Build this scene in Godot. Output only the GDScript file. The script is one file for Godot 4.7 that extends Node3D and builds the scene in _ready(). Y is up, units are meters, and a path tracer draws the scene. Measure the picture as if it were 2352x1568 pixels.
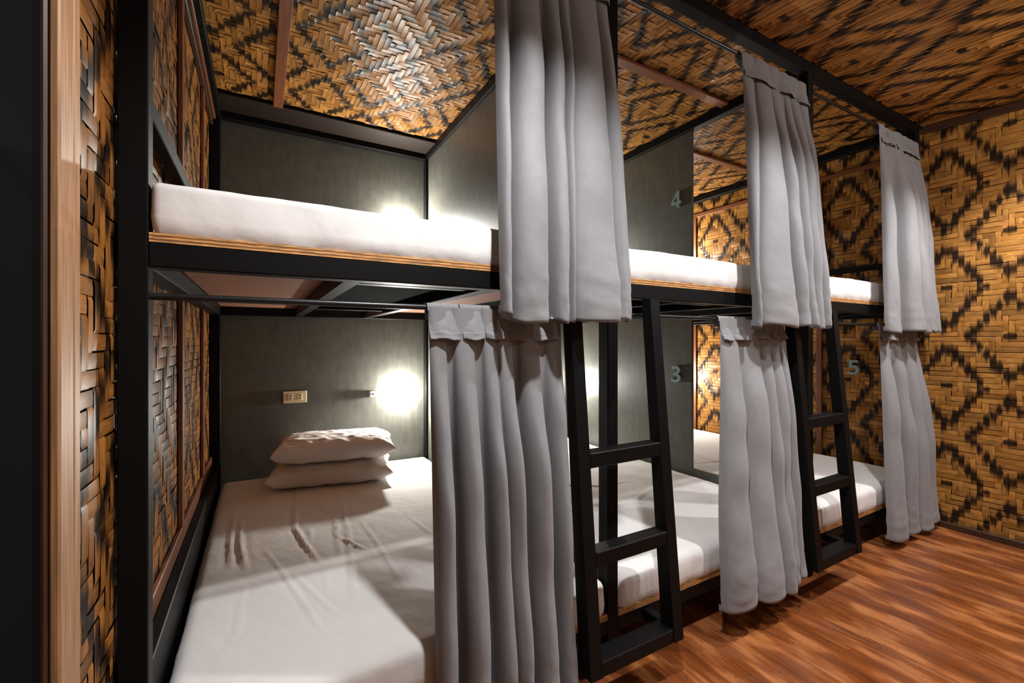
extends Node3D
# A row of curtained bunk beds in a bamboo-lined dormitory room. X runs along the row, -Z into the beds, Y up, metres.

const CEIL := 2.378
const WX := 3.67          # inner face of the end wall
const WL := -0.06         # inner face of the door-side wall
const BACK := -1.87       # inner face of the wall at the bed heads
const FRONT := 2.3        # inner face of the wall across the aisle
const PL := [-0.053, 1.166, 2.371, 3.558]   # front posts: one edge ...
const PR := [-0.006, 1.211, 2.417, 3.603]   # ... and the other
const UP_DECK := 1.298
const LOW_DECK := 0.198

var M := {}
var rng := RandomNumberGenerator.new()
var used := {}

# ------------------------------------------------------------------ naming
func numbered(called: String) -> String:
	var n: int = used.get(called, 0)
	used[called] = n + 1
	return called if n == 0 else "%s_%03d" % [called, n]

func tag(o: Node, label := "", category := "", group := "", kind := "") -> void:
	if label: o.set_meta("label", label)
	if category: o.set_meta("category", category)
	if group: o.set_meta("group", group)
	if kind: o.set_meta("kind", kind)

func base(called: String, at: Vector3, turn := 0.0) -> Node3D:
	var o := Node3D.new()
	o.name = numbered(called)
	add_child(o)
	o.position = at
	o.rotation.y = turn
	return o

func part(called: String, mesh: Mesh, mat: Material, parent: Node, at := Vector3.ZERO) -> MeshInstance3D:
	var o := MeshInstance3D.new()
	o.name = called
	o.mesh = mesh
	o.material_override = mat
	o.position = at
	parent.add_child(o, true)
	return o

# ------------------------------------------------------------------ shapes
func st_new() -> SurfaceTool:
	var st := SurfaceTool.new()
	st.begin(Mesh.PRIMITIVE_TRIANGLES)
	return st

func done(st: SurfaceTool) -> ArrayMesh:
	st.generate_normals()
	return st.commit()

# box from a to b with chamfered edges; grain runs along axis g (v of the texture), uv in metres
func add_box(st: SurfaceTool, a: Vector3, b: Vector3, bev := 0.002, g := 1, off := Vector2.ZERO) -> void:
	var c := (a + b) * 0.5
	var h := (b - a).abs() * 0.5
	var bv: float = minf(bev, minf(h.x, minf(h.y, h.z)) * 0.45)
	st.set_smooth_group(-1)
	var vert := func(ax: int, s: Array) -> Vector3:
		var v := Vector3.ZERO
		for k in 3:
			v[k] = s[k] * (h[k] if k == ax else h[k] - bv)
		return v
	var put := func(pts: Array, n_ax: int) -> void:
		var mid := Vector3.ZERO
		for p in pts: mid += p
		var nn: Vector3 = (pts[1] - pts[0]).cross(pts[2] - pts[0])
		if nn.dot(mid) > 0.0: pts.reverse()     # front faces run clockwise
		var idx := [0, 1, 2] if pts.size() == 3 else [0, 1, 2, 0, 2, 3]
		for i in idx:
			var p: Vector3 = pts[i]
			var w := p + c
			var others := [0, 1, 2]
			others.erase(n_ax)
			var uv: Vector2
			if n_ax == g:
				uv = Vector2(w[others[0]], w[others[1]])
			else:
				others.erase(g)
				uv = Vector2(w[others[0]], w[g])
			st.set_uv(uv + off)
			st.add_vertex(w)
	for ax in 3:
		var o1 := (ax + 1) % 3
		var o2 := (ax + 2) % 3
		for s in [-1, 1]:
			var q := []
			for d in [[-1, -1], [1, -1], [1, 1], [-1, 1]]:
				var sg := [0, 0, 0]
				sg[ax] = s; sg[o1] = d[0]; sg[o2] = d[1]
				q.append(vert.call(ax, sg))
			put.call(q, ax)
		for s1 in [-1, 1]:
			for s2 in [-1, 1]:
				var lo := [0, 0, 0]
				lo[o1] = s1; lo[o2] = s2; lo[ax] = -1
				var hi := lo.duplicate()
				hi[ax] = 1
				put.call([vert.call(o1, lo), vert.call(o1, hi), vert.call(o2, hi), vert.call(o2, lo)], o1)
	for sx in [-1, 1]:
		for sy in [-1, 1]:
			for sz in [-1, 1]:
				var sg := [sx, sy, sz]
				put.call([vert.call(0, sg), vert.call(1, sg), vert.call(2, sg)], 0)

func box(a: Vector3, b: Vector3, bev := 0.002, g := 1) -> ArrayMesh:
	var st := st_new()
	add_box(st, a, b, bev, g, Vector2(rng.randf() * 3.0, rng.randf() * 3.0))
	return done(st)

func grid_mesh(rows: int, cols: int, f: Callable, uvs := Vector2(1, 1), close := false) -> ArrayMesh:
	# f(i / (rows-1), j / (cols-1)) -> Vector3; smooth sheet
	var st := st_new()
	st.set_smooth_group(0)
	var pts := []
	for i in rows:
		for j in cols:
			pts.append(f.call(float(i) / (rows - 1), float(j) / (cols - 1)))
	for i in rows - 1:
		for j in cols - 1:
			for q in [[i, j], [i + 1, j + 1], [i + 1, j], [i, j], [i, j + 1], [i + 1, j + 1]]:
				st.set_uv(Vector2(float(q[1]) / (cols - 1) * uvs.x, float(q[0]) / (rows - 1) * uvs.y))
				st.add_vertex(pts[q[0] * cols + q[1]])
	return done(st)

func tube(a: Vector3, b: Vector3, r: float, n := 12, caps := true) -> ArrayMesh:
	var st := st_new()
	add_tube(st, a, b, r, r, n, caps)
	return done(st)

func add_tube(st: SurfaceTool, a: Vector3, b: Vector3, r0: float, r1: float, n := 12, caps := true) -> void:
	var d := (b - a).normalized()
	var u := d.cross(Vector3.UP if absf(d.y) < 0.9 else Vector3.RIGHT).normalized()
	var v := d.cross(u)
	var len := a.distance_to(b)
	for k in n:
		var t0 := TAU * k / n
		var t1 := TAU * (k + 1) / n
		var e0 := u * cos(t0) + v * sin(t0)
		var e1 := u * cos(t1) + v * sin(t1)
		st.set_smooth_group(0)
		var q := [a + e0 * r0, b + e0 * r1, b + e1 * r1, a + e1 * r0]
		for i in [0, 1, 2, 0, 2, 3]:
			st.set_uv(Vector2(t0 * r0, len if i in [1, 2] else 0.0))
			st.add_vertex(q[i])
		if caps:
			st.set_smooth_group(-1)
			for p in [a, a + e0 * r0, a + e1 * r0]: st.set_uv(Vector2.ZERO); st.add_vertex(p)
			for p in [b, b + e1 * r1, b + e0 * r1]: st.set_uv(Vector2.ZERO); st.add_vertex(p)

func lathe(profile: Array, n := 20) -> ArrayMesh:   # [radius, y] pairs about the y axis, outward for a profile that runs upward
	var st := st_new()
	st.set_smooth_group(0)
	for i in profile.size() - 1:
		for k in n:
			var q := []
			for c in [[i, k], [i + 1, k], [i + 1, k + 1], [i, k + 1]]:
				var t: float = TAU * c[1] / n
				q.append(Vector3(cos(t) * profile[c[0]][0], profile[c[0]][1], sin(t) * profile[c[0]][0]))
			for j in [0, 2, 1, 0, 3, 2]:
				st.set_uv(Vector2.ZERO)
				st.add_vertex(q[j])
	return done(st)

# ------------------------------------------------------------------ textures
func picture(w: int, h: int, f: Callable) -> ImageTexture:
	var d := PackedByteArray()
	d.resize(w * h * 3)
	var at := 0
	for y in h:
		for x in w:
			var c: Color = f.call(x, y)
			d[at] = clampi(int(c.r * 255.0), 0, 255)
			d[at + 1] = clampi(int(c.g * 255.0), 0, 255)
			d[at + 2] = clampi(int(c.b * 255.0), 0, 255)
			at += 3
	return ImageTexture.create_from_image(Image.create_from_data(w, h, false, Image.FORMAT_RGB8, d))

func noise(s: int, freq: float, oct := 3) -> FastNoiseLite:
	var n := FastNoiseLite.new()
	n.seed = s
	n.noise_type = FastNoiseLite.TYPE_SIMPLEX_SMOOTH
	n.frequency = freq
	n.fractal_octaves = oct
	return n

func noise_tex(s: int, freq: float, size := 512, normal := false, strength := 4.0) -> NoiseTexture2D:
	var t := NoiseTexture2D.new()
	t.width = size; t.height = size
	t.seamless = true
	t.noise = noise(s, freq, 4)
	t.as_normal_map = normal
	t.bump_strength = strength
	return t

# how strongly the mat is scorched at (s, t), counted in strips; a tile is 20 x 20 strips with two diamonds
func scorch(s: float, t: float, nz: FastNoiseLite, nf: FastNoiseLite) -> float:
	var best := 0.0
	for c in [[5.0, 5.0], [15.0, 15.0]]:
		for ox in [-20.0, 0.0, 20.0]:
			var dx: float = s - c[0] - ox
			var col := absf(floorf(dx) + 0.5)
			if col > 7.0: continue
			for oy in [-20.0, 0.0, 20.0]:
				var dy: float = t - c[1] - oy
				if absf(dy) > 11.0: continue
				var yc: float = maxf(0.0, 7.4 * (1.0 - (col - 0.5) / 5.7))
				var fr := nf.get_noise_2d(s * 40.0, t * 1.6) * 1.1
				var wob := nz.get_noise_2d(floorf(s) * 13.0 + c[0] * 5.0, signf(dy) * 31.0 + c[1]) * 1.3
				var half := 0.95 + wob * 0.7 + fr
				if col > 5.9: half *= 0.6
				var d := absf(absf(dy) - yc - wob * 0.5)
				best = maxf(best, 1.0 - smoothstep(half - 0.8, half + 0.9, d))
				if col < 0.6:
					best = maxf(best, 0.9 * (1.0 - smoothstep(0.2, 0.8 + fr * 0.4, absf(dy))))
	return best

func make_materials() -> void:
	var n1 := noise(3, 0.02, 4)
	var n2 := noise(5, 0.05, 3)
	var n3 := noise(9, 0.011, 3)
	# split bamboo, scorched in diamonds; one picture for each direction of the grain
	var size := 720
	var per := size / 20.0
	for dir in 2:
		var tex := picture(size, size, func(x: int, y: int) -> Color:
			var s := x / per
			var t := y / per
			var along := float(y) if dir == 0 else float(x)
			var across := float(x) if dir == 0 else float(y)
			var fib := n1.get_noise_2d(across * 9.0, along * 0.55) * 0.5 + n2.get_noise_2d(across * 7.0, along * 0.25) * 0.35
			var blot := n3.get_noise_2d(across * 3.0, along * 0.9 + 300.0)
			var k := 0.5 + 0.42 * fib + 0.3 * blot
			var c := Color(0.50, 0.305, 0.13).lerp(Color(0.84, 0.615, 0.315), clampf(k, 0.0, 1.0))
			var b := scorch(s, t, n2, n1)
			b *= clampf(0.9 + 0.35 * fib, 0.0, 1.0)
			return c.lerp(Color(0.10, 0.062, 0.04), b * 0.97))
		var m := StandardMaterial3D.new()
		m.albedo_texture = tex
		m.vertex_color_use_as_albedo = true
		m.roughness = 0.42
		m.metallic_specular = 0.33
		m.resource_name = "bamboo"
		M["bamboo%d" % dir] = m
	# sawn wood, grain along v
	var wood_tex := picture(256, 1024, func(x: int, y: int) -> Color:
		var f := n1.get_noise_2d(x * 7.0, y * 0.22) * 0.6 + n2.get_noise_2d(x * 3.0 + 40.0, y * 0.12) * 0.5
		return Color(0.62, 0.62, 0.62).lerp(Color(1, 1, 1), clampf(0.5 + f * 0.7, 0.0, 1.0)))
	for d in [["pine", Color(0.78, 0.58, 0.40), 0.5], ["brown", Color(0.30, 0.19, 0.125), 0.45], ["dark_brown", Color(0.17, 0.11, 0.075), 0.5], ["batten", Color(0.58, 0.34, 0.205), 0.42], ["plywood", Color(0.70, 0.475, 0.36), 0.6]]:
		var m := StandardMaterial3D.new()
		m.albedo_color = d[1]
		m.albedo_texture = wood_tex
		m.roughness = d[2]
		m.uv1_scale = Vector3(4, 0.9, 1)
		m.resource_name = d[0] + "_wood"
		M[d[0]] = m
	# plywood edge: layers along v
	M.ply_edge = StandardMaterial3D.new()
	M.ply_edge.albedo_texture = picture(512, 64, func(x: int, y: int) -> Color:
		var wob := n2.get_noise_2d(x * 0.6, 7.0) * 3.0
		var layer := int(floor((y + wob) / 64.0 * 5.0))
		var f := n1.get_noise_2d(x * 1.2, y * 5.0) * 0.5 + n3.get_noise_2d(x * 2.0, layer * 50.0) * 0.6
		var c := Color(0.80, 0.585, 0.34) if layer % 2 == 0 else Color(0.50, 0.315, 0.16)
		return c * (1.0 + f * 0.45))
	M.ply_edge.roughness = 0.65
	# black painted timber
	M.black = StandardMaterial3D.new()
	M.black.albedo_color = Color(0.05, 0.048, 0.048)
	M.black.metallic_specular = 0.26
	M.black.roughness = 0.5
	M.black.heightmap_enabled = true
	M.black.heightmap_texture = wood_tex
	M.black.heightmap_scale = 0.012
	M.black.uv1_scale = Vector3(6, 1.2, 1)
	M.matt_black = StandardMaterial3D.new()
	M.matt_black.albedo_color = Color(0.06, 0.058, 0.057)
	M.matt_black.roughness = 0.95
	M.matt_black.metallic_specular = 0.1
	M.metal_black = StandardMaterial3D.new()
	M.metal_black.albedo_color = Color(0.09, 0.09, 0.095)
	M.metal_black.roughness = 0.32
	# dark grey paint over plywood
	var grey_tex := picture(512, 512, func(x: int, y: int) -> Color:
		var f := n1.get_noise_2d(x * 2.2, y * 0.35) * 0.55 + n3.get_noise_2d(x * 1.5, y * 1.5) * 0.5
		var k := 1.0 + 0.16 * f
		return Color(0.33, 0.326, 0.30) * k)
	M.grey = StandardMaterial3D.new()
	M.grey.albedo_texture = grey_tex
	M.grey.roughness = 0.40
	M.grey.heightmap_enabled = true
	M.grey.heightmap_texture = grey_tex
	M.grey.heightmap_scale = 0.12
	M.grey.uv1_scale = Vector3(1.3, 1.3, 1)
	# cotton
	M.sheet = StandardMaterial3D.new()
	M.sheet.albedo_color = Color(0.90, 0.885, 0.87)
	M.sheet.roughness = 0.92
	M.sheet.normal_enabled = true
	M.sheet.normal_texture = noise_tex(31, 0.012, 512, true, 3.0)
	M.sheet.normal_scale = 0.35
	M.sheet.uv1_scale = Vector3(2, 2, 1)
	M.pillow = M.sheet.duplicate()
	M.pillow.albedo_color = Color(0.90, 0.875, 0.86)
	M.pillow.uv1_scale = Vector3(1, 1, 1)
	# curtain cloth: twill threads and soft mottling
	var cloth_tex := picture(512, 512, func(x: int, y: int) -> Color:
		var f := n3.get_noise_2d(x * 1.2, y * 0.8) * 0.03 + n1.get_noise_2d(x * 6.0, y * 6.0) * 0.05
		return Color(0.52, 0.513, 0.518) * (1.0 + f + 0.03 * sin((x + y) * 0.8)))
	M.curtain = StandardMaterial3D.new()
	M.curtain.albedo_texture = cloth_tex
	M.curtain.roughness = 0.88
	M.curtain.cull_mode = BaseMaterial3D.CULL_DISABLED
	M.curtain.rim_enabled = true
	M.curtain.rim = 0.25
	M.curtain.uv1_scale = Vector3(2, 4, 1)
	# floor sheets
	var fn := noise(77, 0.01, 5)
	M.floor = StandardMaterial3D.new()
	M.floor.albedo_texture = picture(1024, 1024, func(x: int, y: int) -> Color:
		var w := n3.get_noise_2d(x * 0.5, y * 0.25) * 16.0
		var f := fn.get_noise_2d((x + w) * 2.2, y * 0.30)
		var g := n1.get_noise_2d((x + w) * 6.0, y * 0.30)
		var b := n3.get_noise_2d(x * 1.1 + 900.0, y * 0.6)
		var c := Color(0.385, 0.20, 0.10).lerp(Color(0.62, 0.35, 0.175), clampf(0.5 + 0.42 * f + 0.45 * b, 0.0, 1.0))
		c = c.lerp(Color(0.78, 0.53, 0.325), clampf(b * 1.1 + f * 0.5, 0.0, 0.45))
		c *= 1.0 + 0.20 * g
		var sp := n2.get_noise_2d(x * 2.6, y * 1.4)
		return c.lerp(Color(0.16, 0.075, 0.04), smoothstep(0.52, 0.72, sp) * 0.8))
	M.floor.roughness = 0.36
	M.floor.roughness_texture = noise_tex(41, 0.02, 256)
	M.floor.roughness = 0.62
	M.floor.uv1_scale = Vector3(0.62, 0.45, 1)
	# small things
	M.plastic = StandardMaterial3D.new()
	M.plastic.albedo_color = Color(0.88, 0.88, 0.86)
	M.plastic.roughness = 0.35
	M.ivory = StandardMaterial3D.new()
	M.ivory.albedo_color = Color(0.83, 0.76, 0.60)
	M.ivory.roughness = 0.4
	M.slot = StandardMaterial3D.new()
	M.slot.albedo_color = Color(0.08, 0.07, 0.06)
	M.slot.roughness = 0.7
	M.chrome = StandardMaterial3D.new()
	M.chrome.albedo_color = Color(0.62, 0.72, 0.72)
	M.chrome.metallic = 0.35
	M.chrome.roughness = 0.28
	M.led = StandardMaterial3D.new()
	M.led.albedo_color = Color(0.95, 0.95, 0.93)
	M.led.emission_enabled = true
	M.led.emission = Color(1.0, 0.98, 0.93)
	M.led.emission_energy_multiplier = 12.0
	M.lamp_glow = StandardMaterial3D.new()
	M.lamp_glow.albedo_color = Color(0.95, 0.93, 0.9)
	M.lamp_glow.emission_enabled = true
	M.lamp_glow.emission = Color(1.0, 0.93, 0.84)
	M.lamp_glow.emission_energy_multiplier = 6.0
	M.plaster = StandardMaterial3D.new()
	M.plaster.albedo_color = Color(0.72, 0.62, 0.50)
	M.plaster.roughness = 0.8

# ------------------------------------------------------------------ woven bamboo
func zig(k: int, half: int) -> int:
	var m := posmod(k, half * 2)
	return m if m < half else half * 2 - m

# A mat of real strips: `up` strips run along ay, `cross` strips along ax; each strip is a mesh of its own that shows where it runs over the others.
func weave(root: Node3D, o: Vector3, ax: Vector3, ay: Vector3, w: float, h: float, pitch: Vector2, period: int, over_up: int, seed_no: int, uv_off := Vector2.ZERO, keep := Rect2(-100, -100, 200, 200), tint := Color(1, 1, 1)) -> void:
	var r := RandomNumberGenerator.new()
	r.seed = seed_no
	var nrm := ax.cross(ay).normalized()
	var ni := int(w / pitch.x)
	var nj := int(h / pitch.y)
	var tile := 20.0 * pitch
	for dir in 2:
		var count := ni if dir == 0 else nj
		var other := nj if dir == 0 else ni
		var la := ay if dir == 0 else ax
		var lc := ax if dir == 0 else ay
		var p := pitch.x if dir == 0 else pitch.y      # width of these strips
		var q := pitch.y if dir == 0 else pitch.x      # spacing of what they cross
		for i in count:
			var P := PackedVector3Array()
			var N := PackedVector3Array()
			var U := PackedVector2Array()
			var C := PackedColorArray()
			var I := PackedInt32Array()
			var strip_tone := r.randf_range(0.78, 1.14)
			var strip_warm := r.randf_range(-0.07, 0.07)
			var side := r.randf_range(-0.04, 0.04) * p
			var wide := r.randf_range(0.86, 0.98) * p
			var j := 0
			while j < other:
				var gi := i if dir == 0 else j
				var gj := j if dir == 0 else i
				var up_over := posmod(zig(gi, 10) + zig(gj, 10), period) < over_up
				if up_over != (dir == 0):
					j += 1
					continue
				var e := j
				while e < other:
					var ui := i if dir == 0 else e
					var uj := e if dir == 0 else i
					if (posmod(zig(ui, 10) + zig(uj, 10), period) < over_up) != (dir == 0): break
					e += 1
					if e - j >= 9: break
				var a0 := j * q - 0.10 * q
				var a1 := e * q + 0.10 * q
				var c0 := i * p + (p - wide) * 0.5 + side
				var mx := (a0 + a1) * 0.5
				var where := Vector2(c0, mx) if dir == 0 else Vector2(mx, c0)
				if keep.has_point(where):
					var tone := strip_tone * r.randf_range(0.84, 1.14)
					if r.randf() < 0.2: tone *= 0.68
					var warm := strip_warm + r.randf_range(-0.05, 0.05)
					var col := Color(tone * (1.0 + warm * 0.4), tone, tone * (1.0 - warm * 1.6)) * tint
					var lift := r.randf_range(0.0006, 0.0022)
					var ta := r.randf_range(-0.05, 0.05)
					var tc := r.randf_range(-0.09, 0.09)
					var b0 := P.size()
					for rr in 5:
						var f: float = [0.0, 0.14, 0.5, 0.86, 1.0][rr]
						if (a1 - a0) > p * 1.5:
							f = [0.0, 0.35 * p / (a1 - a0), 0.5, 1.0 - 0.35 * p / (a1 - a0), 1.0][rr]
						var hh: float = [-0.0014, lift * 0.8, lift, lift * 0.8, -0.0014][rr]
						var ns: float = [-0.30, -0.12, 0.0, 0.12, 0.30][rr] + ta
						for cc in 3:
							var g := cc * 0.5
							var al := lerpf(a0, a1, f)
							var ac := c0 + g * wide
							P.append(o + la * al + lc * ac + nrm * (hh - (0.0 if cc == 1 else 0.0006) + tc * (g - 0.5) * p * 0.35))
							N.append((nrm + la * ns + lc * ((g - 0.5) * 0.16 - tc * 0.35)).normalized())
							var uv := Vector2(ac, al) if dir == 0 else Vector2(al, ac)
							U.append(uv / tile + uv_off)
							C.append(col)
					for rr in 4:
						for cc in 2:
							var n0 := b0 + rr * 3 + cc
							if dir == 0:
								I.append_array([n0, n0 + 3, n0 + 1, n0 + 1, n0 + 3, n0 + 4])
							else:
								I.append_array([n0, n0 + 1, n0 + 3, n0 + 1, n0 + 4, n0 + 3])
				j = e
			if P.is_empty(): continue
			var arr := []
			arr.resize(Mesh.ARRAY_MAX)
			arr[Mesh.ARRAY_VERTEX] = P
			arr[Mesh.ARRAY_NORMAL] = N
			arr[Mesh.ARRAY_TEX_UV] = U
			arr[Mesh.ARRAY_COLOR] = C
			arr[Mesh.ARRAY_INDEX] = I
			var am := ArrayMesh.new()
			am.add_surface_from_arrays(Mesh.PRIMITIVE_TRIANGLES, arr)
			part("bamboo_strip", am, M["bamboo%d" % dir], root)

# ------------------------------------------------------------------ the room
func structure(called: String, at := Vector3.ZERO) -> Node3D:
	var o := base(called, at)
	o.set_meta("kind", "structure")
	return o

func build_room() -> void:
	# floor: wide sheets laid across the aisle
	var fl := structure("floor")
	tag(fl, "orange brown varnished wooden floor of wide boards", "floor")
	part("subfloor", box(Vector3(-0.3, -0.12, BACK - 0.1), Vector3(WX + 0.1, -0.024, FRONT + 0.1)), M.dark_brown, fl)
	var seams := [-0.3, 0.885, 2.10, 3.31, WX + 0.1]
	for k in 4:
		for half in 2:
			var z0: float = [BACK - 0.08, 0.30 + 0.55 * (k % 2)][half]
			var z1: float = [0.30 + 0.55 * (k % 2), FRONT + 0.08][half]
			if k != 3 and half == 0: z1 = FRONT + 0.08
			if k != 3 and half == 1: continue
			part("floor_board", box(Vector3(seams[k] + 0.0022, -0.024, z0), Vector3(seams[k + 1] - 0.0022, 0.0, z1 - 0.002), 0.003, 2), M.floor, fl)
	# ceiling over the bunks: woven mat under a dark backing
	var ce := structure("ceiling")
	tag(ce, "scorched diamond pattern woven bamboo ceiling over the bunks", "ceiling")
	part("backing", box(Vector3(WL - 0.1, CEIL + 0.006, BACK - 0.1), Vector3(WX + 0.1, CEIL + 0.08, 0.0)), M.dark_brown, ce)
	weave(ce, Vector3(WL, CEIL, -0.02), Vector3(1, 0, 0), Vector3(0, 0, -1), WX - WL, 1.62, Vector2(0.023, 0.027), 6, 3, 11, Vector2(0.598, 0.083))
	# ceiling over the aisle, falling gently away from the bunks
	var ca := structure("ceiling")
	tag(ca, "scorched diamond pattern woven bamboo ceiling over the aisle", "ceiling")
	ca.position = Vector3(0, CEIL, 0)
	ca.rotation.x = 0.075
	part("backing", box(Vector3(WL - 0.1, 0.006, -0.01), Vector3(WX + 0.1, 0.08, FRONT + 0.25)), M.dark_brown, ca)
	weave(ca, Vector3(WL, 0, FRONT + 0.02), Vector3(1, 0, 0), Vector3(0, 0, -1), WX - WL, FRONT + 0.02, Vector2(0.028, 0.029), 10, 9, 12, Vector2(0.571, 0.422), Rect2(-1, 1.0, 10, 3))
	# wall at the bed heads: grey painted sheets, one for each bay
	var wb := structure("wall_back")
	tag(wb, "dark grey painted plywood wall at the bed heads", "wall")
	part("backing", box(Vector3(WL - 0.1, -0.1, BACK - 0.1), Vector3(WX + 0.1, CEIL + 0.05, BACK - 0.012)), M.dark_brown, wb)
	for k in 3:
		for lv in 2:
			part("wall_sheet", box(Vector3(PL[k] + 0.006, [0.02, 1.262][lv], BACK - 0.012), Vector3(PL[k + 1] + 0.004, [1.259, CEIL - 0.002][lv], BACK), 0.0015), M.grey, wb)
	# end wall
	var wr := structure("wall_right")
	tag(wr, "woven bamboo end wall with scorched diamonds", "wall")
	part("backing", box(Vector3(WX + 0.004, -0.1, BACK - 0.1), Vector3(WX + 0.1, CEIL + 0.08, FRONT + 0.1)), M.dark_brown, wr)
	weave(wr, Vector3(WX, 0.0, BACK), Vector3(0, 0, 1), Vector3(0, 1, 0), 3.2, CEIL, Vector2(0.0252, 0.0285), 8, 2, 13, Vector2(0.341, 0.799))
	for z in [-1.62, -0.575]:
		part("batten", box(Vector3(WX - 0.014, 0.03, z - 0.018), Vector3(WX - 0.003, 2.22, z + 0.018), 0.002, 1), M.batten, wr)
	part("batten", box(Vector3(WX - 0.012, 2.22, BACK), Vector3(WX - 0.003, 2.252, -0.05), 0.002, 2), M.batten, wr)
	# wall beside the door
	var wl := structure("wall_left")
	tag(wl, "woven bamboo wall beside the black door", "wall")
	part("backing", box(Vector3(WL - 0.1, -0.1, BACK - 0.1), Vector3(WL - 0.005, CEIL + 0.08, 0.283)), M.dark_brown, wl)
	part("backing", box(Vector3(WL - 0.1, 2.165, 0.2835), Vector3(WL - 0.005, CEIL + 0.08, FRONT + 0.1)), M.dark_brown, wl)
	part("backing", box(Vector3(WL - 0.1, -0.1, 1.22), Vector3(WL - 0.005, 2.159, FRONT + 0.1)), M.dark_brown, wl)
	weave(wl, Vector3(WL, 0.0, 0.226), Vector3(0, 0, -1), Vector3(0, 1, 0), 2.1, CEIL, Vector2(0.0305, 0.0305), 6, 3, 14, Vector2(0.2, 0.5), Rect2(-100, -100, 200, 200), Color(0.80, 0.72, 0.66))
	for z in [-0.775, -1.43]:
		part("batten", box(Vector3(WL + 0.003, 0.456, z - 0.022), Vector3(WL + 0.016, 2.268, z + 0.022), 0.002, 1), M.batten, wl)
	var bl := structure("baseboard_left")
	tag(bl, "brown wooden ledge on the woven wall beside the pillow mattress", "baseboard")
	part("board", box(Vector3(WL + 0.003, 0.40, -1.82), Vector3(WL + 0.015, 0.455, -0.05), 0.002, 2), M.batten, bl)
	# wall across the aisle, out of view, closes the room
	var wf := structure("wall_front")
	tag(wf, "plain brown wall across the aisle from the bunks", "wall")
	part("sheet", box(Vector3(WL - 0.1, -0.1, FRONT), Vector3(WX + 0.1, CEIL + 0.08, FRONT + 0.1)), M.plaster, wf)
	# trims
	var t1 := structure("trim_1")
	tag(t1, "sawn pine frame around the black door", "door frame")
	part("jamb", box(Vector3(WL - 0.09, 0.0, 0.284), Vector3(WL + 0.012, 2.16, 0.333), 0.003, 1), M.brown, t1)
	part("casing_board", box(Vector3(WL - 0.004, 0.0, 0.258), Vector3(WL + 0.024, 2.20, 0.2835), 0.003, 1), M.pine, t1)
	part("casing_board", box(Vector3(WL + 0.0125, 0.0, 0.284), Vector3(WL + 0.024, 2.20, 0.331), 0.003, 1), M.pine, t1)
	part("casing_edge", box(Vector3(WL - 0.004, 0.0, 0.228), Vector3(WL + 0.0145, 2.20, 0.2575), 0.003, 1), M.pine, t1)
	part("head_casing", box(Vector3(WL - 0.004, 2.162, 0.335), Vector3(WL + 0.024, 2.24, 1.30), 0.003, 2), M.pine, t1)
	part("jamb", box(Vector3(WL - 0.09, 0.0, 1.17), Vector3(WL + 0.012, 2.16, 1.215), 0.003, 1), M.brown, t1)
	var d1 := structure("door_1")
	tag(d1, "black painted door in a sawn pine frame", "door")
	part("door_leaf", box(Vector3(WL - 0.04, 0.01, 0.335), Vector3(WL + 0.008, 2.155, 1.168), 0.003, 1), M.matt_black, d1)
	for z in [[0.72, 0.78], [1.06, 1.12]]:
		part("door_stile", box(Vector3(WL + 0.0085, 0.03, z[0]), Vector3(WL + 0.018, 2.13, z[1]), 0.003, 1), M.matt_black, d1)
	var t2 := structure("trim_2")
	tag(t2, "reddish wooden moulding along the top of the woven end wall", "trim")
	var mo := part("moulding", box(Vector3(WX - 0.03, -0.045, 0.002), Vector3(WX - 0.0035, -0.004, FRONT), 0.003, 2), M.brown, t2)
	t2.position = Vector3(0, CEIL, 0)
	t2.rotation.x = 0.075
	var t3 := structure("trim_3")
	tag(t3, "dark brown boards closing the ceiling edge over the bed heads", "trim")
	part("edge_board", box(Vector3(WL, CEIL - 0.016, BACK), Vector3(WX, CEIL - 0.004, -1.632), 0.002, 0), M.dark_brown, t3)
	var t4 := structure("trim_4")
	tag(t4, "brown wooden boards along the top of the door side wall", "trim")
	part("edge_board", box(Vector3(WL + 0.003, 2.27, -1.82), Vector3(WL + 0.02, CEIL - 0.004, 0.14), 0.002, 2), M.brown, t4)
	part("edge_strip", box(Vector3(WL + 0.0205, 2.305, -1.82), Vector3(WL + 0.032, 2.322, -0.05), 0.002, 2), M.batten, t4)
	var t5 := structure("trim_5")
	tag(t5, "reddish wooden battens nailed across the bunk ceiling", "trim")
	part("ceiling_batten", box(Vector3(0.245, CEIL - 0.020, -1.632), Vector3(0.292, CEIL - 0.004, -0.05), 0.002, 2), M.batten, t5)
	part("ceiling_batten", box(Vector3(1.215, CEIL - 0.020, -0.445), Vector3(2.37, CEIL - 0.004, -0.395), 0.002, 0), M.batten, t5)
	part("ceiling_batten", box(Vector3(2.42, CEIL - 0.020, -0.945), Vector3(3.555, CEIL - 0.004, -0.90), 0.002, 0), M.batten, t5)
	var bb := structure("baseboard_right")
	tag(bb, "low reddish brown baseboard under the woven end wall", "baseboard")
	part("board", box(Vector3(WX - 0.022, 0.001, -0.02), Vector3(WX - 0.0035, 0.035, FRONT), 0.003, 2), M.brown, bb)

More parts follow.
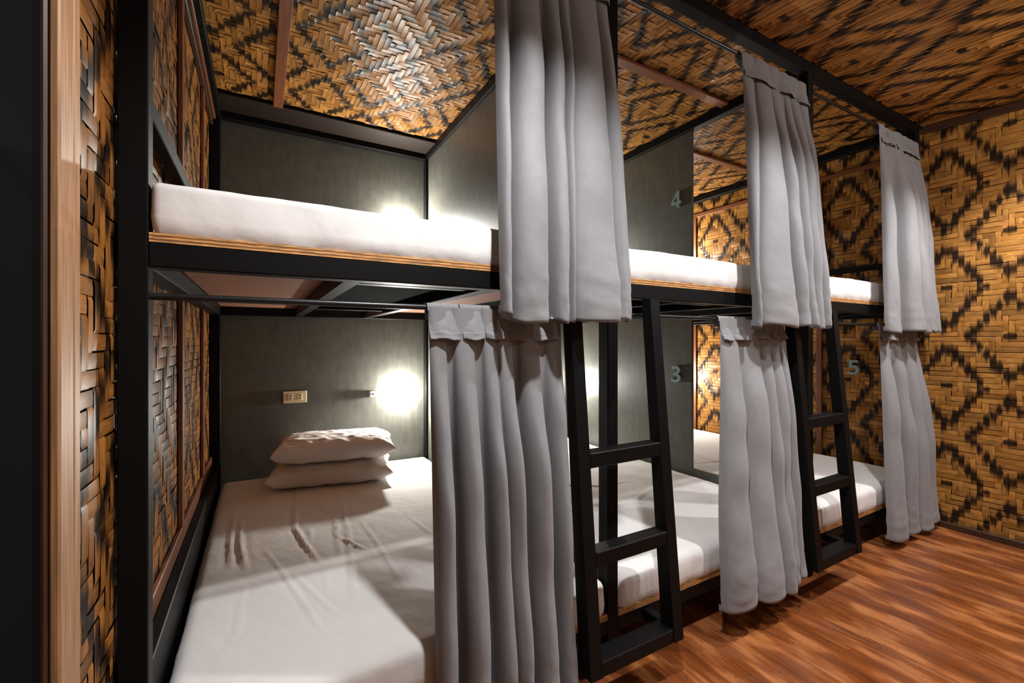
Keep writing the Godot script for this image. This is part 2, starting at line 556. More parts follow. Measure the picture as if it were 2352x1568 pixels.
# ------------------------------------------------------------------ bunks
func deck(parent: Node3D, x0: float, x1: float, y: float) -> void:
	# plywood sheet: the sheet itself and its layered front edge
	part("deck_board", box(Vector3(x0, y - 0.018, -1.822), Vector3(x1, y, -0.003), 0.001, 0), M.plywood, parent)
	var st := st_new()
	st.set_smooth_group(-1)
	var q := [Vector3(x0, y - 0.018, 0), Vector3(x0, y, 0), Vector3(x1, y, 0), Vector3(x1, y - 0.018, 0), Vector3(x0, y - 0.018, -0.0028), Vector3(x0, y, -0.0028), Vector3(x1, y, -0.0028), Vector3(x1, y - 0.018, -0.0028)]
	for f in [[0, 1, 2, 3], [1, 5, 6, 2], [4, 0, 3, 7], [4, 5, 1, 0], [3, 2, 6, 7]]:
		for i in [0, 1, 2, 0, 2, 3]:
			var p: Vector3 = q[f[i]]
			st.set_uv(Vector2(p.x * 1.6, (y - p.y) / 0.018 * 0.98 + 0.01))
			st.add_vertex(p)
	part("deck_edge", done(st), M.ply_edge, parent)

func bunk(k: int, label: String) -> void:
	var x0: float = PR[k]
	var x1: float = PL[k + 1]
	var b := base("bunk_bed", Vector3((x0 + x1) * 0.5, 0, BACK * 0.5))
	tag(b, label, "bunk bed", "black bunk bed frames in the row")
	var s := -b.position
	var add := func(called: String, p: Vector3, q: Vector3, g: int) -> void:
		part(called, box(p + s, q + s, 0.0025, g), M.matt_black if called == "cross_board" else M.black, b)
	var ends := [k, k + 1] if k == 0 else [k + 1]
	for e in ends:
		add.call("post", Vector3(PL[e], 0, -0.047), Vector3(PR[e], 2.324, 0), 1)
		add.call("post", Vector3(PL[e], 0, BACK + 0.001), Vector3(PR[e], 2.324, BACK + 0.048), 1)
		add.call("top_side_rail", Vector3(PL[e], 2.324, BACK + 0.0485), Vector3(PR[e], 2.372, -0.0475), 2)
		for y in [[1.232, 1.28], [0.132, 0.18]]:
			add.call("side_rail", Vector3(PL[e], y[0], BACK + 0.0485), Vector3(PR[e], y[1], -0.0475), 2)
	var tx0: float = PL[0] if k == 0 else PR[k]
	add.call("top_rail", Vector3(tx0, 2.3245, -0.047), Vector3(PR[k + 1], 2.372, 0), 0)
	add.call("top_rail", Vector3(tx0, 2.3245, BACK + 0.001), Vector3(PR[k + 1], 2.372, BACK + 0.048), 0)
	for y in [[1.2305, 1.2798], [0.132, 0.1798]]:
		add.call("bed_rail", Vector3(x0, y[0], -0.047), Vector3(x1, y[1], 0), 0)
		add.call("bed_rail", Vector3(x0, y[0], BACK + 0.001), Vector3(x1, y[1], BACK + 0.048), 0)
	var third := (x1 - x0) / 3.0
	for n in [1, 2]:
		var xm: float = x0 + third * n
		add.call("joist", Vector3(xm - 0.022, 1.234, BACK + 0.0485), Vector3(xm + 0.022, 1.2798, -0.0475), 2)
		add.call("joist", Vector3(xm - 0.022, 0.136, BACK + 0.0485), Vector3(xm + 0.022, 0.1798, -0.0475), 2)
	for z in [-0.20, -1.30]:
		add.call("cross_member", Vector3(x0 + third + 0.0225, 1.246, z - 0.02), Vector3(x0 + third * 2 - 0.0225, 1.2798, z + 0.02), 0)
	add.call("cross_board", Vector3(x0 + third + 0.0225, 1.272, -1.279), Vector3(x0 + third * 2 - 0.0225, 1.2798, -0.221), 2)
	if k == 0:
		add.call("side_board", Vector3(-0.043, 0.1805, BACK + 0.0485), Vector3(-0.016, 0.405, -0.0475), 2)
		add.call("guard_rail", Vector3(-0.043, 1.555, BACK + 0.0485), Vector3(-0.014, 1.60, -0.0475), 2)
	if k == 2:
		add.call("guard_rail", Vector3(PL[3] + 0.01, 1.54, BACK + 0.0485), Vector3(PR[3] - 0.005, 1.575, -0.0475), 2)
	b.position = Vector3.ZERO
	var off := -s
	b.position = off
	var d := Node3D.new()
	d.name = "holder"
	for lv in [UP_DECK, LOW_DECK]:
		deck_local(b, x0, x1, lv, s)
	for y in [1.174, 2.250]:
		part("curtain_rod", tube(Vector3(x0, y, -0.012) + s, Vector3(x1, y, -0.012) + s, 0.0075, 14), M.metal_black, b)
	d.free()

func deck_local(b: Node3D, x0: float, x1: float, y: float, s: Vector3) -> void:
	var had := b.get_child_count()
	deck(b, x0 + 0.001, x1 - 0.001, y)
	for i in range(had, b.get_child_count()):
		b.get_child(i).position += s

func partition(k: int, label: String) -> void:
	var xc: float = (PL[k] + PR[k]) * 0.5
	var o := base("partition_panel", Vector3(xc, 0, -1.23))
	tag(o, label, "partition", "", "structure")
	for y in [[0.1805, 1.2315], [1.2805, 2.3235]]:
		part("panel", box(Vector3(-0.009, y[0], -0.592), Vector3(0.009, y[1], 0.588), 0.0015), M.grey, o)
	for y in [[0.1805, 0.345]]:
		part("low_board", box(Vector3(-0.009, y[0], 0.5885), Vector3(0.009, y[1], 1.182), 0.0015), M.grey, o)
	for e in [-1.0, 1.0]:
		part("corner_strip", box(Vector3(e * 0.0095, 1.2805, -0.5915), Vector3(e * 0.026, 2.3235, -0.576)), M.black, o)
		part("corner_strip", box(Vector3(e * 0.0095, 0.1805, -0.5915), Vector3(e * 0.026, 1.2315, -0.576)), M.black, o)

func ladder(xl: float, xr: float, label: String) -> void:
	var o := base("ladder", Vector3((xl + xr) * 0.5, 0, 0.10))
	tag(o, label, "ladder", "black bunk ladders")
	var top := Vector3(0, 1.2295, 0.0175)
	var bot := Vector3(0, 0.135, 0.112)
	var zat := func(y: float) -> float: return lerpf(bot.z, top.z, (y - bot.y) / (top.y - bot.y)) - 0.10
	var hw := (xr - xl) * 0.5
	for s in [-1.0, 1.0]:
		var st := st_new()
		st.set_smooth_group(-1)
		var c := []
		for e in [[bot.y, 0.026], [top.y, 0.0195]]:
			for d in [[-0.021, 1], [0.021, 1], [0.021, -1], [-0.021, -1]]:
				c.append(Vector3(s * hw + d[0], e[0], zat.call(e[0]) + d[1] * e[1]))
		for f in [[0, 1, 5, 4], [1, 2, 6, 5], [2, 3, 7, 6], [3, 0, 4, 7], [4, 5, 6, 7], [3, 2, 1, 0]]:
			for i in [0, 2, 1, 0, 3, 2]:
				var p: Vector3 = c[f[i]]
				st.set_uv(Vector2(p.x + p.z, p.y))
				st.add_vertex(p)
		part("side_rail", done(st), M.black, o)
		# bracket to the lower bed rail
		part("bracket", box(Vector3(s * hw - 0.016, 0.137, -0.0995), Vector3(s * hw + 0.016, 0.17, zat.call(0.15) - 0.027), 0.002, 2), M.black, o)
	for y in [0.176, 0.476, 0.757]:
		var z: float = zat.call(y - 0.02)
		var deep := 0.032 if y > 0.2 else 0.045
		part("rung", box(Vector3(-hw + 0.0215, y - 0.045, z - deep + 0.006), Vector3(hw - 0.0215, y, z + 0.024), 0.003, 0), M.black, o)

# ------------------------------------------------------------------ soft things
# A mattress under a tight sheet. creases: polylines [[Vector2(x, z), ...], width, height] in world x, z.
func mattress(k: int, y0: float, y1: float, label: String, creases: Array, sd: int, group: String, rad := 0.032) -> void:
	var x0: float = PR[k] + 0.004
	var x1: float = PL[k + 1] - 0.004
	var z0 := BACK + 0.052
	var z1 := 0.004
	var o := base("mattress", Vector3((x0 + x1) * 0.5, y0 + 0.0004, (z0 + z1) * 0.5))
	tag(o, label, "mattress", group)
	var nz := noise(sd, 1.0, 3)
	var h := y1 - y0
	var hx := (x1 - x0) * 0.5
	var hz := (z1 - z0) * 0.5
	var cx := o.position.x
	var cz := o.position.z
	# concentric rows: bottom rim, side, rounded edge, then the top
	var prof := [[0.006, 0.0], [0.0, 0.012], [-0.002, h * 0.3], [0.0, h - rad * 1.1]]
	for i in range(1, 5):
		var t := i / 5.0 * PI * 0.5
		prof.append([rad * (1.0 - cos(t)), h - rad + rad * sin(t)])
	var nx := 110 if creases.size() else 50
	var nzz := 170 if creases.size() else 70
	var put := func(u: float, v: float) -> Vector3:
		# u, v in -1..1 over the unfolded sheet: inside +-s the top, outside the sides
		return Vector3.ZERO
	var height := func(x: float, z: float) -> float:
		var d := 0.0
		var p := Vector2(x + cx, z + cz)
		for c in creases:
			var pts: Array = c[0]
			var m := 10.0
			var at := 0.0
			for i in pts.size() - 1:
				var ab: Vector2 = pts[i + 1] - pts[i]
				var t := clampf((p - pts[i]).dot(ab) / maxf(ab.length_squared(), 1e-6), 0.0, 1.0)
				var dist: float = p.distance_to(pts[i] + ab * t)
				if dist < m:
					m = dist
					at = (i + t) / (pts.size() - 1)
			var q: float = m / (c[1] * 0.8)
			if q < 3.5:
				# a ridge with a shallow valley beside it, fading toward both ends
				var fade := sqrt(maxf(0.0, sin(PI * clampf(at, 0.02, 0.98)))) - 0.15
				d += 1.15 * c[2] * maxf(0.0, fade) * (exp(-q * q) - 0.35 * exp(-(q - 1.9) * (q - 1.9)))
		d += nz.get_noise_2d(p.x * 2.2, p.y * 2.2) * 0.0035 + nz.get_noise_2d(p.x * 9.0 + 20.0, p.y * 4.0) * 0.0013 + nz.get_noise_2d(p.x * 26.0 - p.y * 9.0, p.y * 11.0 + 70.0) * 0.0007
		return d
	var st := st_new()
	st.set_smooth_group(0)
	var tri := func(a: Vector3, b: Vector3, c: Vector3) -> void:
		for p in [a, b, c]:
			st.set_uv(Vector2(p.x + (p.y if absf(p.x) > hx - 0.03 else 0.0), p.z + (p.y if absf(p.z) > hz - 0.03 else 0.0)))
			st.add_vertex(p)
	# top
	var ix := hx - rad
	var iz := hz - rad
	var top := []
	for i in nzz + 1:
		for j in nx + 1:
			var x := lerpf(-ix, ix, float(j) / nx)
			var z := lerpf(-iz, iz, float(i) / nzz)
			top.append(Vector3(x, h + height.call(x, z), z))
	for i in nzz:
		for j in nx:
			var a: Vector3 = top[i * (nx + 1) + j]
			var b: Vector3 = top[i * (nx + 1) + j + 1]
			var c: Vector3 = top[(i + 1) * (nx + 1) + j + 1]
			var d: Vector3 = top[(i + 1) * (nx + 1) + j]
			tri.call(a, b, c)
			tri.call(a, c, d)
	# rim: walk round the top's edge and drop the profile with rounded corners
	var ring := []
	for j in nx: ring.append([top[j], Vector2(0, -1)])
	for i in nzz: ring.append([top[i * (nx + 1) + nx], Vector2(1, 0)])
	for j in nx: ring.append([top[nzz * (nx + 1) + nx - j], Vector2(0, 1)])
	for i in nzz: ring.append([top[(nzz - i) * (nx + 1)], Vector2(-1, 0)])
	var full := []
	var n := ring.size()
	for i in n:
		var prev: Vector2 = ring[(i + n - 1) % n][1]
		var here: Vector2 = ring[i][1]
		if prev != here:
			for q in 6: full.append([ring[i][0], prev.slerp(here, q / 6.0)])
		full.append(ring[i])
	n = full.size()
	var shell := func(i: int, r: int) -> Vector3:
		var b: Vector3 = full[i % n][0]
		var d: Vector2 = full[i % n][1]
		if r == prof.size(): return b
		var out: float = rad - prof[r][0]
		var y: float = prof[r][1]
		var f := clampf((y - h + rad * 1.1) / (rad * 1.1), 0.0, 1.0)
		var tuck := nz.get_noise_2d(b.x * 7.0 + b.z * 5.0 + 60.0, y * 14.0) * 0.0035 * (1.0 - f) + nz.get_noise_2d((b.x + b.z) * 30.0, y * 5.0) * 0.0016 * (1.0 - f)
		return Vector3(b.x + d.x * (out + tuck), y + (b.y - h) * f, b.z + d.y * (out + tuck))
	for i in n:
		for r in prof.size():
			var a: Vector3 = shell.call(i, r)
			var b: Vector3 = shell.call(i + 1, r)
			var c: Vector3 = shell.call(i + 1, r + 1)
			var d: Vector3 = shell.call(i, r + 1)
			if a.distance_to(b) < 1e-6 and c.distance_to(d) < 1e-6: continue
			tri.call(a, c, d)
			tri.call(a, b, c)
	o.add_child(MeshInstance3D.new())
	var mi: MeshInstance3D = o.get_child(0)
	mi.name = "sheet"
	mi.mesh = done(st)
	mi.material_override = M.sheet

func pillow(at: Vector3, turn: float, w: float, d: float, h: float, label: String, sd: int) -> void:
	var o := base("pillow", at, turn)
	tag(o, label, "pillow", "stacked white pillows")
	var nz := noise(sd, 1.0, 3)
	var st := st_new()
	st.set_smooth_group(0)
	var n := 44
	var pt := func(i: int, j: int, side: float) -> Vector3:
		var u := -1.0 + 2.0 * i / n
		var v := -1.0 + 2.0 * j / n
		# corners stay pointed while the sides draw in
		var x := u * (1.0 - 0.06 * (1.0 - v * v) * absf(u))
		var z := v * (1.0 - 0.09 * (1.0 - u * u) * absf(v))
		var e := pow(maxf(0.0, 1.0 - pow(absf(u), 5.0)), 0.5) * pow(maxf(0.0, 1.0 - pow(absf(v), 4.0)), 0.5)
		var rim := minf(1.0, e * 3.0)
		var wr := nz.get_noise_2d(u * 3.2, v * 3.2 + side * 9.0) * 0.010 + absf(nz.get_noise_2d(u * 9.0 + 40.0, v * 2.2 + side)) * 0.008 * (1.0 - e * 0.6)
		var y := side * h * 0.5 * e + (wr * side) * rim
		if side < 0.0: y = maxf(y, -h * 0.40)      # flattened by its own weight
		return Vector3(x * w * 0.5, y + h * 0.40, z * d * 0.5)
	for side in [1.0, -1.0]:
		for i in n:
			for j in n:
				var q := [pt.call(i, j, side), pt.call(i + 1, j, side), pt.call(i + 1, j + 1, side), pt.call(i, j + 1, side)]
				var idx := [0, 1, 2, 0, 2, 3] if side > 0.0 else [0, 2, 1, 0, 3, 2]
				for m in idx:
					st.set_uv(Vector2(q[m].x, q[m].z))
					st.add_vertex(q[m])
	var c := part("pillow_case", done(st), M.pillow, o)

# A gathered curtain. vt, vb: valleys between folds at the rod and at the hem, as world x; dep: depth of each fold.
func curtain(y_top: float, y_bot: float, vt: Array, vb: Array, dep: Array, z_lean: float, label: String, group: String, sd: int, flaps: Array, flap_drop := 0.085, bulge := 0.0) -> void:
	var o := base("curtain", Vector3((vb[0] + vb[-1]) * 0.5, y_bot, 0.03))
	tag(o, label, "curtain", group)
	var s := -o.position
	var nz := noise(sd, 1.0, 2)
	var per := 14
	var folds := vt.size() - 1
	var cols := folds * per + 1
	var rows := 96
	var surf := func(fy: float, fx: float) -> Vector3:
		# fy 0 at the rod .. 1 at the hem, a little beyond 1: the hem turned up behind
		var turned := 0.0
		var g := fy
		if fy > 0.955:
			turned = (fy - 0.955) / 0.045
			g = 0.955
		var f := g / 0.955
		var y := lerpf(y_top, y_bot, f)
		var col := fx * folds
		var k := mini(int(col), folds - 1)
		var t := col - k
		var ease := smoothstep(0.0, 1.0, f)
		var mixv := lerpf(f, ease, 0.5)
		var a: float = lerpf(vt[k], vb[k], mixv)
		var b: float = lerpf(vt[k + 1], vb[k + 1], mixv)
		var wv := b - a
		var wob := nz.get_noise_2d(k * 11.0, f * 1.6) * 0.006 * f
		var x := lerpf(a, b, t) + sin(TAU * t) * wv * (-0.11) * (0.3 + f * 0.7) + wob * sin(PI * t)
		var depth: float = dep[k] * (0.12 + 0.88 * smoothstep(0.02, 0.42, f)) * (1.0 + nz.get_noise_2d(k * 5.0 + 30.0, f * 2.2) * 0.35)
		var hump := pow(sin(PI * t), 0.62)
		var ridge := 0.10 * nz.get_noise_2d(col * 0.9, f * 3.0 + 50.0) * depth
		var z := -0.012 + z_lean * f + depth * hump + ridge * sin(PI * t) + 0.018
		z += bulge * exp(-pow((fx - 0.3) / 0.28, 2.0)) * smoothstep(0.6, 1.0, f)
		y += nz.get_noise_2d(col * 0.6 + 9.0, 3.0) * 0.016 * smoothstep(0.8, 1.0, f) - hump * depth * 0.12 * f
		# puckers near the hem
		z += nz.get_noise_2d(col * 1.7, y * 16.0) * 0.004 * smoothstep(0.72, 0.98, f)
		if turned > 0.0:
			z -= 0.008 * minf(1.0, turned * 2.5)
			y += 0.028 * maxf(0.0, turned - 0.3) - 0.003 * sin(minf(1.0, turned * 2.5) * PI)
		return Vector3(x, y, z) + s
	part("cloth", grid_mesh(rows, cols, surf, Vector2(2.2, 1.2)), M.curtain, o)
	# heading: cloth folded over the rod, hanging in flaps with a stitched band
	for fl in flaps:
		var a: float = fl[0]
		var b: float = fl[1]
		var drop: float = flap_drop * fl[2]
		var nzs := sd * 3.7 + a * 40.0
		var flap := func(fy: float, fx: float) -> Vector3:
			var x := lerpf(a, b, fx)
			var y: float
			var z: float
			var r := 0.0115
			var mid := sin(PI * fx)
			if fy < 0.3:
				var t := fy / 0.3
				y = y_top - 0.03 * (1.0 - t)
				z = -0.012 - r
			elif fy < 0.55:
				var t := (fy - 0.3) / 0.25 * PI
				y = y_top + r * sin(t)
				z = -0.012 - r * cos(t)
			else:
				var t := (fy - 0.55) / 0.45
				y = y_top - drop * t + nz.get_noise_2d(x * 18.0, 70.0) * 0.006 * t
				z = -0.012 + r + t * (0.020 + 0.016 * mid) + nz.get_noise_2d(x * 25.0 + nzs, t * 2.0) * 0.006 * t
				x = lerpf(x, (a + b) * 0.5 + (x - (a + b) * 0.5) * (1.0 - 0.12 * fl[3]), t)
			return Vector3(x, y, z) + s
		var fo := part("header_flap", grid_mesh(40, 10, flap, Vector2(0.3, 0.3)), M.curtain, o)
		var band := func(fy: float, fx: float) -> Vector3:
			var edge := 0.0 if fy < 0.001 or fy > 0.999 else 0.0028
			return flap.call(0.55 + 0.45 * lerpf(0.76, 0.995, fy), fx) + Vector3(0, 0, edge)
		part("hem_band", grid_mesh(12, 10, band, Vector2(0.3, 0.1)), M.curtain, fo)

# ------------------------------------------------------------------ small things
func reading_lamp(x: float, y: float, label: String) -> void:
	var o := base("reading_lamp", Vector3(x, y, BACK + 0.0005))
	tag(o, label, "wall lamp", "white reading lamps at the bed heads")
	part("switch_box", box(Vector3(-0.20, -0.019, 0.0), Vector3(-0.158, 0.019, 0.030), 0.003), M.plastic, o)
	part("switch", box(Vector3(-0.184, -0.006, 0.0302), Vector3(-0.174, 0.006, 0.033), 0.001), M.slot, o)
	part("arm", tube(Vector3(-0.158, 0, 0.015), Vector3(-0.018, 0, 0.047), 0.0045, 10), M.plastic, o)
	var head := part("lamp_head", lathe([[0.001, -0.02], [0.012, -0.018], [0.019, -0.010], [0.021, 0.0], [0.019, 0.010], [0.012, 0.018], [0.001, 0.02]]), M.led, o)
	head.position = Vector3(0, 0, 0.05)
	var l := OmniLight3D.new()
	l.name = "lamp_light"
	l.light_color = Color(1.0, 0.995, 0.965)
	l.light_energy = 1.1
	l.light_size = 0.018
	l.omni_range = 8.0
	l.omni_attenuation = 2.0
	l.shadow_enabled = true
	l.position = Vector3(0, 0, 0.05)
	o.add_child(l)

func downlight(at: Vector3, energy: float, label: String) -> void:
	var o := base("ceiling_lamp", at)
	tag(o, label, "ceiling lamp", "round lamps along the aisle ceiling")
	part("housing", lathe([[0.058, 0.0], [0.060, -0.005], [0.060, -0.045], [0.056, -0.047], [0.052, -0.045], [0.050, -0.012], [0.001, -0.010]], 28), M.metal_black, o)
	part("lens", lathe([[0.001, -0.0215], [0.049, -0.0215], [0.0495, -0.018]], 28), M.lamp_glow, o)
	var l := SpotLight3D.new()
	l.name = "lamp_light"
	l.light_color = Color(0.985, 0.99, 1.0)
	l.light_energy = energy
	l.light_size = 0.035
	l.spot_range = 10.0
	l.spot_attenuation = 2.0
	l.spot_angle = 62.0
	l.spot_angle_attenuation = 0.7
	l.shadow_enabled = true
	l.position = Vector3(0, -0.05, 0)
	l.rotation.x = -PI / 2
	o.add_child(l)

func fill_globe(at: Vector3, energy: float, label: String) -> void:  # out of view, added to brighten the woven ceiling and end wall
	var o := base("fill_globe", at)
	tag(o, label, "ceiling lamp", "added fill globes over the aisle")
	part("rose", lathe([[0.001, 0.0], [0.05, 0.0], [0.05, -0.02], [0.012, -0.03], [0.012, -0.075]], 24), M.metal_black, o)
	var prof := []
	for i in 17:
		var t := PI * i / 16.0
		prof.append([maxf(0.001, 0.075 * sin(t)), -0.145 - 0.075 * cos(t)])
	part("globe", lathe(prof, 28), M.lamp_glow, o)
	var l := OmniLight3D.new()
	l.name = "lamp_light"
	l.light_color = Color(0.99, 0.99, 1.0)
	l.light_energy = energy
	l.light_size = 0.07
	l.omni_range = 10.0
	l.omni_attenuation = 2.0
	l.shadow_enabled = true
	l.position = Vector3(0, -0.145, 0)
	o.add_child(l)

func number_sign(digit: String, at: Vector3, label: String) -> void:
	var o := base("number_sign", at)
	o.rotation.y = -PI / 2
	tag(o, label, "number", "metal bunk numbers")
	var t := TextMesh.new()
	var f := SystemFont.new()
	f.font_names = PackedStringArray(["Droid Sans"])
	f.font_weight = 700
	t.font = f
	t.text = digit
	t.font_size = 64
	t.pixel_size = 0.0021
	t.depth = 0.014
	part("digit", t, M.chrome, o, Vector3(0, 0, 0.0075))

func outlet(at: Vector3) -> void:
	var o := base("wall_outlet", at)
	tag(o, "ivory double wall outlet on the grey wall above the pillows", "outlet")
	part("plate", box(Vector3(-0.064, -0.036, 0), Vector3(0.064, 0.036, 0.010), 0.004), M.ivory, o)
	for x in [-0.026, 0.026]:
		var so := part("socket", box(Vector3(x - 0.013, -0.020, 0.0102), Vector3(x + 0.013, 0.020, 0.0135), 0.002), M.ivory, o)
		for y in [-0.008, 0.008]:
			part("slot", box(Vector3(x - 0.005, y - 0.003, 0.0136), Vector3(x + 0.005, y + 0.003, 0.0144), 0.0003), M.slot, so)

# ------------------------------------------------------------------ scene
func _ready() -> void:
	rng.seed = 7
	# camera
	var cam := Camera3D.new()
	cam.name = "camera"
	add_child(cam)
	cam.position = Vector3(0.183, 1.085, 1.10)
	cam.rotation_degrees = Vector3(0, -29.6, 0)
	cam.fov = 75.13
	cam.near = 0.02
	cam.current = true
	# air and exposure: a closed room, lit by its lamps and two added fill globes
	var we := WorldEnvironment.new()
	we.name = "environment"
	var env := Environment.new()
	env.background_mode = Environment.BG_COLOR
	env.background_color = Color(0.02, 0.018, 0.016)
	env.tonemap_mode = Environment.TONE_MAPPER_LINEAR
	env.tonemap_exposure = 0.9
	env.sdfgi_enabled = true
	env.ssao_enabled = true
	env.ssil_enabled = true
	we.environment = env
	add_child(we)
	make_materials()
	# lamps on the aisle ceiling, then two unseen globes added for fill
	downlight(Vector3(0.70, 2.325, 0.66), 3.2, "round black lamp on the aisle ceiling near the door")
	downlight(Vector3(1.95, 2.325, 0.66), 2.6, "round black lamp on the aisle ceiling between the ladders")
	downlight(Vector3(3.18, 2.325, 0.66), 2.7, "round black lamp on the aisle ceiling near the end wall")
	fill_globe(Vector3(0.9, 2.22, 1.85), 0.24, "added unseen fill globe over the aisle near the black door")
	fill_globe(Vector3(3.0, 2.27, 1.25), 0.75, "added unseen fill globe over the aisle close to the end wall")
	build_room()
	bunk(0, "black bunk bed frame beside the door with two pillows below")
	bunk(1, "black bunk bed frame between the two ladders, numbered 3 and 4")
	bunk(2, "black bunk bed frame against the woven end wall, numbered 5 and 6")
	partition(1, "dark grey painted plywood partition between the pillow bunk and bunks 3 and 4")
	partition(2, "dark grey painted plywood partition carrying numbers 3 and 4")
	ladder(1.004, 1.340, "black wooden ladder beside the bunk with two pillows")
	ladder(2.195, 2.530, "black wooden ladder beside the numbers 5 and 6 bunk")
	# beds
	var v := func(x: float, z: float) -> Vector2: return Vector2(x, z)
	var creased := []
	for c in CREASES: creased.append([c[0], c[1], c[2]])
	mattress(0, LOW_DECK, 0.31, "white sheeted mattress carrying the two stacked pillows", creased, 101, "lower mattresses in white sheets")
	mattress(1, LOW_DECK, 0.31, "white sheeted lower mattress behind the ladder, below number 3", CREASES_B, 102, "lower mattresses in white sheets")
	mattress(2, LOW_DECK, 0.31, "white sheeted lower mattress below number 5 by the woven end wall", CREASES_C, 103, "lower mattresses in white sheets")
	mattress(0, UP_DECK, 1.40, "white sheeted upper mattress above the two stacked pillows", [], 104, "upper mattresses in white sheets", 0.016)
	mattress(1, UP_DECK, 1.40, "white sheeted upper mattress below number 4", [], 105, "upper mattresses in white sheets", 0.016)
	mattress(2, UP_DECK, 1.40, "white sheeted upper mattress by the woven end wall", [], 106, "upper mattresses in white sheets", 0.016)
	pillow(Vector3(0.545, 0.319, -1.59), -0.20, 0.64, 0.40, 0.125, "white pillow lying on the mattress, under the other pillow", 51)
	pillow(Vector3(0.565, 0.441, -1.60), -0.17, 0.63, 0.40, 0.135, "white pillow on top of the other pillow", 52)
	# curtains
	curtain(2.250, 1.150, [0.741, 0.780, 0.808, 0.890, 0.910, 0.959, 0.967, 1.000, 1.104, 1.151], [0.734, 0.757, 0.765, 0.874, 0.896, 0.940, 0.951, 0.960, 1.132, 1.182], [0.035, -0.032, 0.055, -0.036, 0.050, -0.026, 0.040, 0.065, 0.045], 0.062, "grey curtain on the upper bunk above the two stacked pillows", "upper bunk curtains", 201, [[0.735, 0.86, 1.0, 0.4], [0.865, 1.0, 1.0, 0.3], [1.005, 1.10, 1.0, 0.5], [1.103, 1.155, 0.9, 0.2]], 0.105)
	curtain(2.250, 1.150, [1.865, 1.940, 1.955, 2.051, 2.121, 2.141, 2.194, 2.270, 2.342], [1.841, 1.861, 1.873, 2.113, 2.180, 2.214, 2.262, 2.316, 2.363], [0.035, -0.018, 0.050, 0.050, 0.012, 0.045, 0.045, 0.040], 0.062, "grey curtain on the upper bunk numbered 4", "upper bunk curtains", 202, [[1.865, 2.085, 1.0, 0.15], [2.10, 2.23, 1.0, 0.4], [2.235, 2.345, 1.05, 0.5]], 0.105)
	curtain(2.250, 1.140, [3.059, 3.125, 3.242, 3.341, 3.422, 3.493, 3.566], [2.964, 3.111, 3.196, 3.363, 3.458, 3.537, 3.619], [0.040, -0.032, 0.055, 0.050, 0.040, 0.035], 0.062, "grey curtain on the upper bunk by the woven end wall", "upper bunk curtains", 203, [[3.06, 3.16, 1.0, 0.5], [3.165, 3.24, 0.9, 0.5], [3.25, 3.555, 1.0, 0.05]], 0.105)
	curtain(1.174, 0.055, [0.559, 0.605, 0.627, 0.684, 0.710, 0.751, 0.799, 0.822, 0.890, 0.913, 0.972], [0.561, 0.613, 0.634, 0.700, 0.729, 0.777, 0.829, 0.852, 0.910, 0.930, 0.968], [0.052, -0.032, 0.060, -0.034, 0.050, 0.055, -0.034, 0.060, -0.032, 0.055], 0.060, "grey curtain on the lower bunk with the two stacked pillows", "lower bunk curtains", 204, [[0.558, 0.645, 1.0, 0.1], [0.648, 0.715, 1.0, 0.2], [0.716, 0.785, 1.0, 0.1], [0.788, 0.86, 1.0, 0.3], [0.868, 0.962, 1.0, 0.2]])
	curtain(1.174, 0.115, [1.728, 1.837, 1.973, 2.044, 2.115, 2.160], [1.634, 1.795, 1.965, 2.035, 2.105, 2.155], [0.055, 0.060, 0.050, 0.045, 0.045], 0.060, "grey curtain on the lower bunk between the two ladders", "lower bunk curtains", 205, [[1.728, 1.80, 1.0, 0.1], [1.803, 1.905, 1.0, 0.1], [1.95, 2.04, 0.9, 0.4], [2.05, 2.10, 0.9, 0.5], [2.11, 2.16, 0.9, 0.4]], 0.085, 0.035)
	curtain(1.174, 0.045, [3.059, 3.162, 3.193, 3.297, 3.376, 3.457, 3.529], [3.030, 3.201, 3.233, 3.345, 3.385, 3.509, 3.634], [0.045, -0.020, 0.055, -0.015, 0.050, 0.045], 0.048, "grey curtain on the lower bunk by the woven end wall", "lower bunk curtains", 206, [[3.06, 3.15, 1.0, 0.3], [3.16, 3.25, 1.0, 0.4], [3.28, 3.38, 1.0, 0.4], [3.41, 3.54, 1.0, 0.3]])
	# reading lamps, numbers, outlet
	for k in 3:
		var place: String = ["above the two stacked pillows", "in the bay between the ladders", "beside the woven end wall"][k]
		reading_lamp(1.0 + 1.205 * k, 0.745, "small white reading lamp on the lower grey wall " + place)
		reading_lamp(1.0 + 1.205 * k, 1.85, "small white reading lamp on the upper grey wall " + place)
	number_sign("4", Vector3(2.3845, 1.94, -0.745), "metal number four over the upper mattress on the grey partition")
	number_sign("3", Vector3(2.3845, 0.885, -0.745), "metal number three over the lower mattress on the grey partition")
	number_sign("5", Vector3(WX - 0.004, 0.91, -0.36), "metal number five low on the woven end wall")
	number_sign("6", Vector3(WX - 0.016, 1.89, -0.575), "metal number six on the batten of the woven end wall")
	outlet(Vector3(0.367, 0.752, BACK + 0.0005))

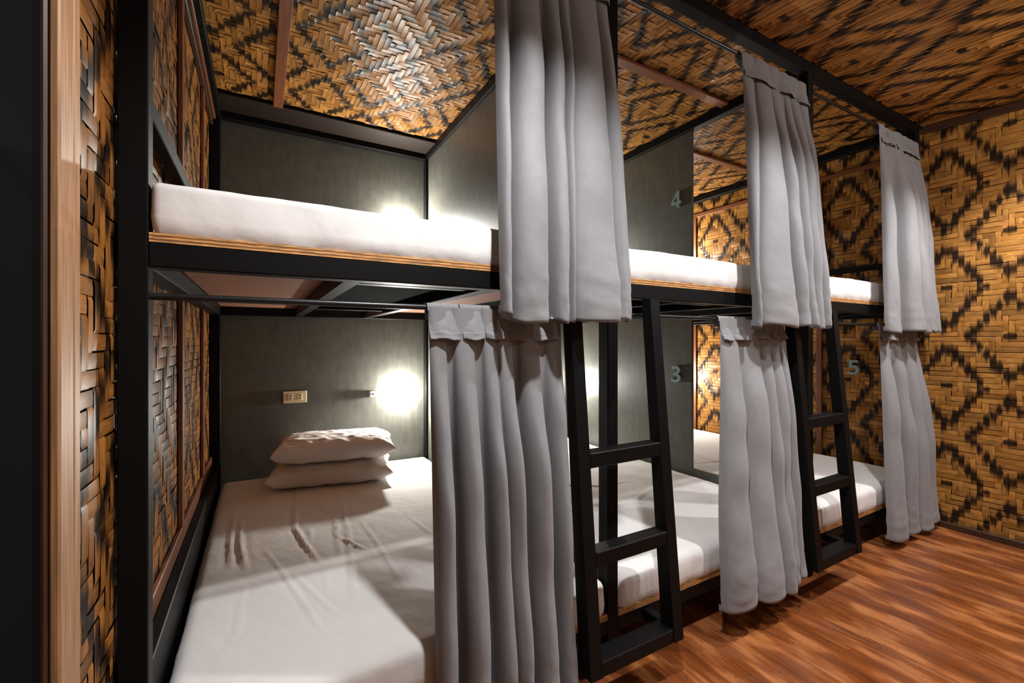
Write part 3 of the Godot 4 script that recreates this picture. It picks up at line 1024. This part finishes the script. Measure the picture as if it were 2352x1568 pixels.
const CREASES := [
	[[Vector2(0.084, -1.219), Vector2(0.086, -0.912), Vector2(0.095, -0.685)], 0.010, 0.0080],
	[[Vector2(0.113, -1.184), Vector2(0.117, -0.894), Vector2(0.142, -0.647)], 0.010, 0.0090],
	[[Vector2(0.324, -1.200), Vector2(0.313, -0.933), Vector2(0.333, -0.772), Vector2(0.367, -0.575)], 0.010, 0.0100],
	[[Vector2(0.368, -0.934), Vector2(0.347, -0.763)], 0.008, 0.0060],
	[[Vector2(0.483, -1.030), Vector2(0.453, -0.821), Vector2(0.431, -0.562)], 0.008, 0.0080],
	[[Vector2(0.535, -1.210), Vector2(0.490, -0.739), Vector2(0.429, -0.300)], 0.008, 0.0070],
	[[Vector2(0.189, -0.826), Vector2(0.247, -0.587), Vector2(0.309, -0.287), Vector2(0.332, -0.160)], 0.007, 0.0040],
	[[Vector2(0.560, -0.911), Vector2(0.575, -0.648), Vector2(0.577, -0.279)], 0.008, 0.0060],
	[[Vector2(0.457, -0.773), Vector2(0.524, -0.609)], 0.008, 0.0070],
	[[Vector2(0.140, -0.566), Vector2(0.135, -0.450), Vector2(0.133, -0.299), Vector2(0.099, -0.183)], 0.007, 0.0035],
	[[Vector2(0.280, -0.557), Vector2(0.385, -0.199)], 0.007, 0.0035],
	[[Vector2(0.761, -0.834), Vector2(0.781, -0.589)], 0.009, 0.0060],
	[[Vector2(0.378, -0.546), Vector2(0.367, -0.389)], 0.007, 0.0030],
	[[Vector2(0.359, -1.535), Vector2(0.324, -1.200)], 0.010, 0.0050],
	[[Vector2(0.454, -1.190), Vector2(0.436, -1.096), Vector2(0.489, -1.027)], 0.008, 0.0050],
]
const CREASES_B := [
	[[Vector2(1.5, -0.9), Vector2(1.75, -0.75), Vector2(2.0, -0.72)], 0.012, 0.006],
	[[Vector2(1.3, -0.6), Vector2(1.55, -0.5), Vector2(1.8, -0.45)], 0.014, 0.008],
	[[Vector2(1.6, -0.3), Vector2(1.8, -0.5), Vector2(2.1, -0.62)], 0.010, 0.005],
	[[Vector2(1.35, -1.1), Vector2(1.6, -1.0), Vector2(1.9, -1.05)], 0.014, 0.007],
]
const CREASES_C := [
	[[Vector2(2.6, -0.4), Vector2(2.9, -0.3), Vector2(3.2, -0.45)], 0.012, 0.005],
	[[Vector2(2.5, -0.8), Vector2(2.9, -0.72), Vector2(3.3, -0.8)], 0.012, 0.006],
]
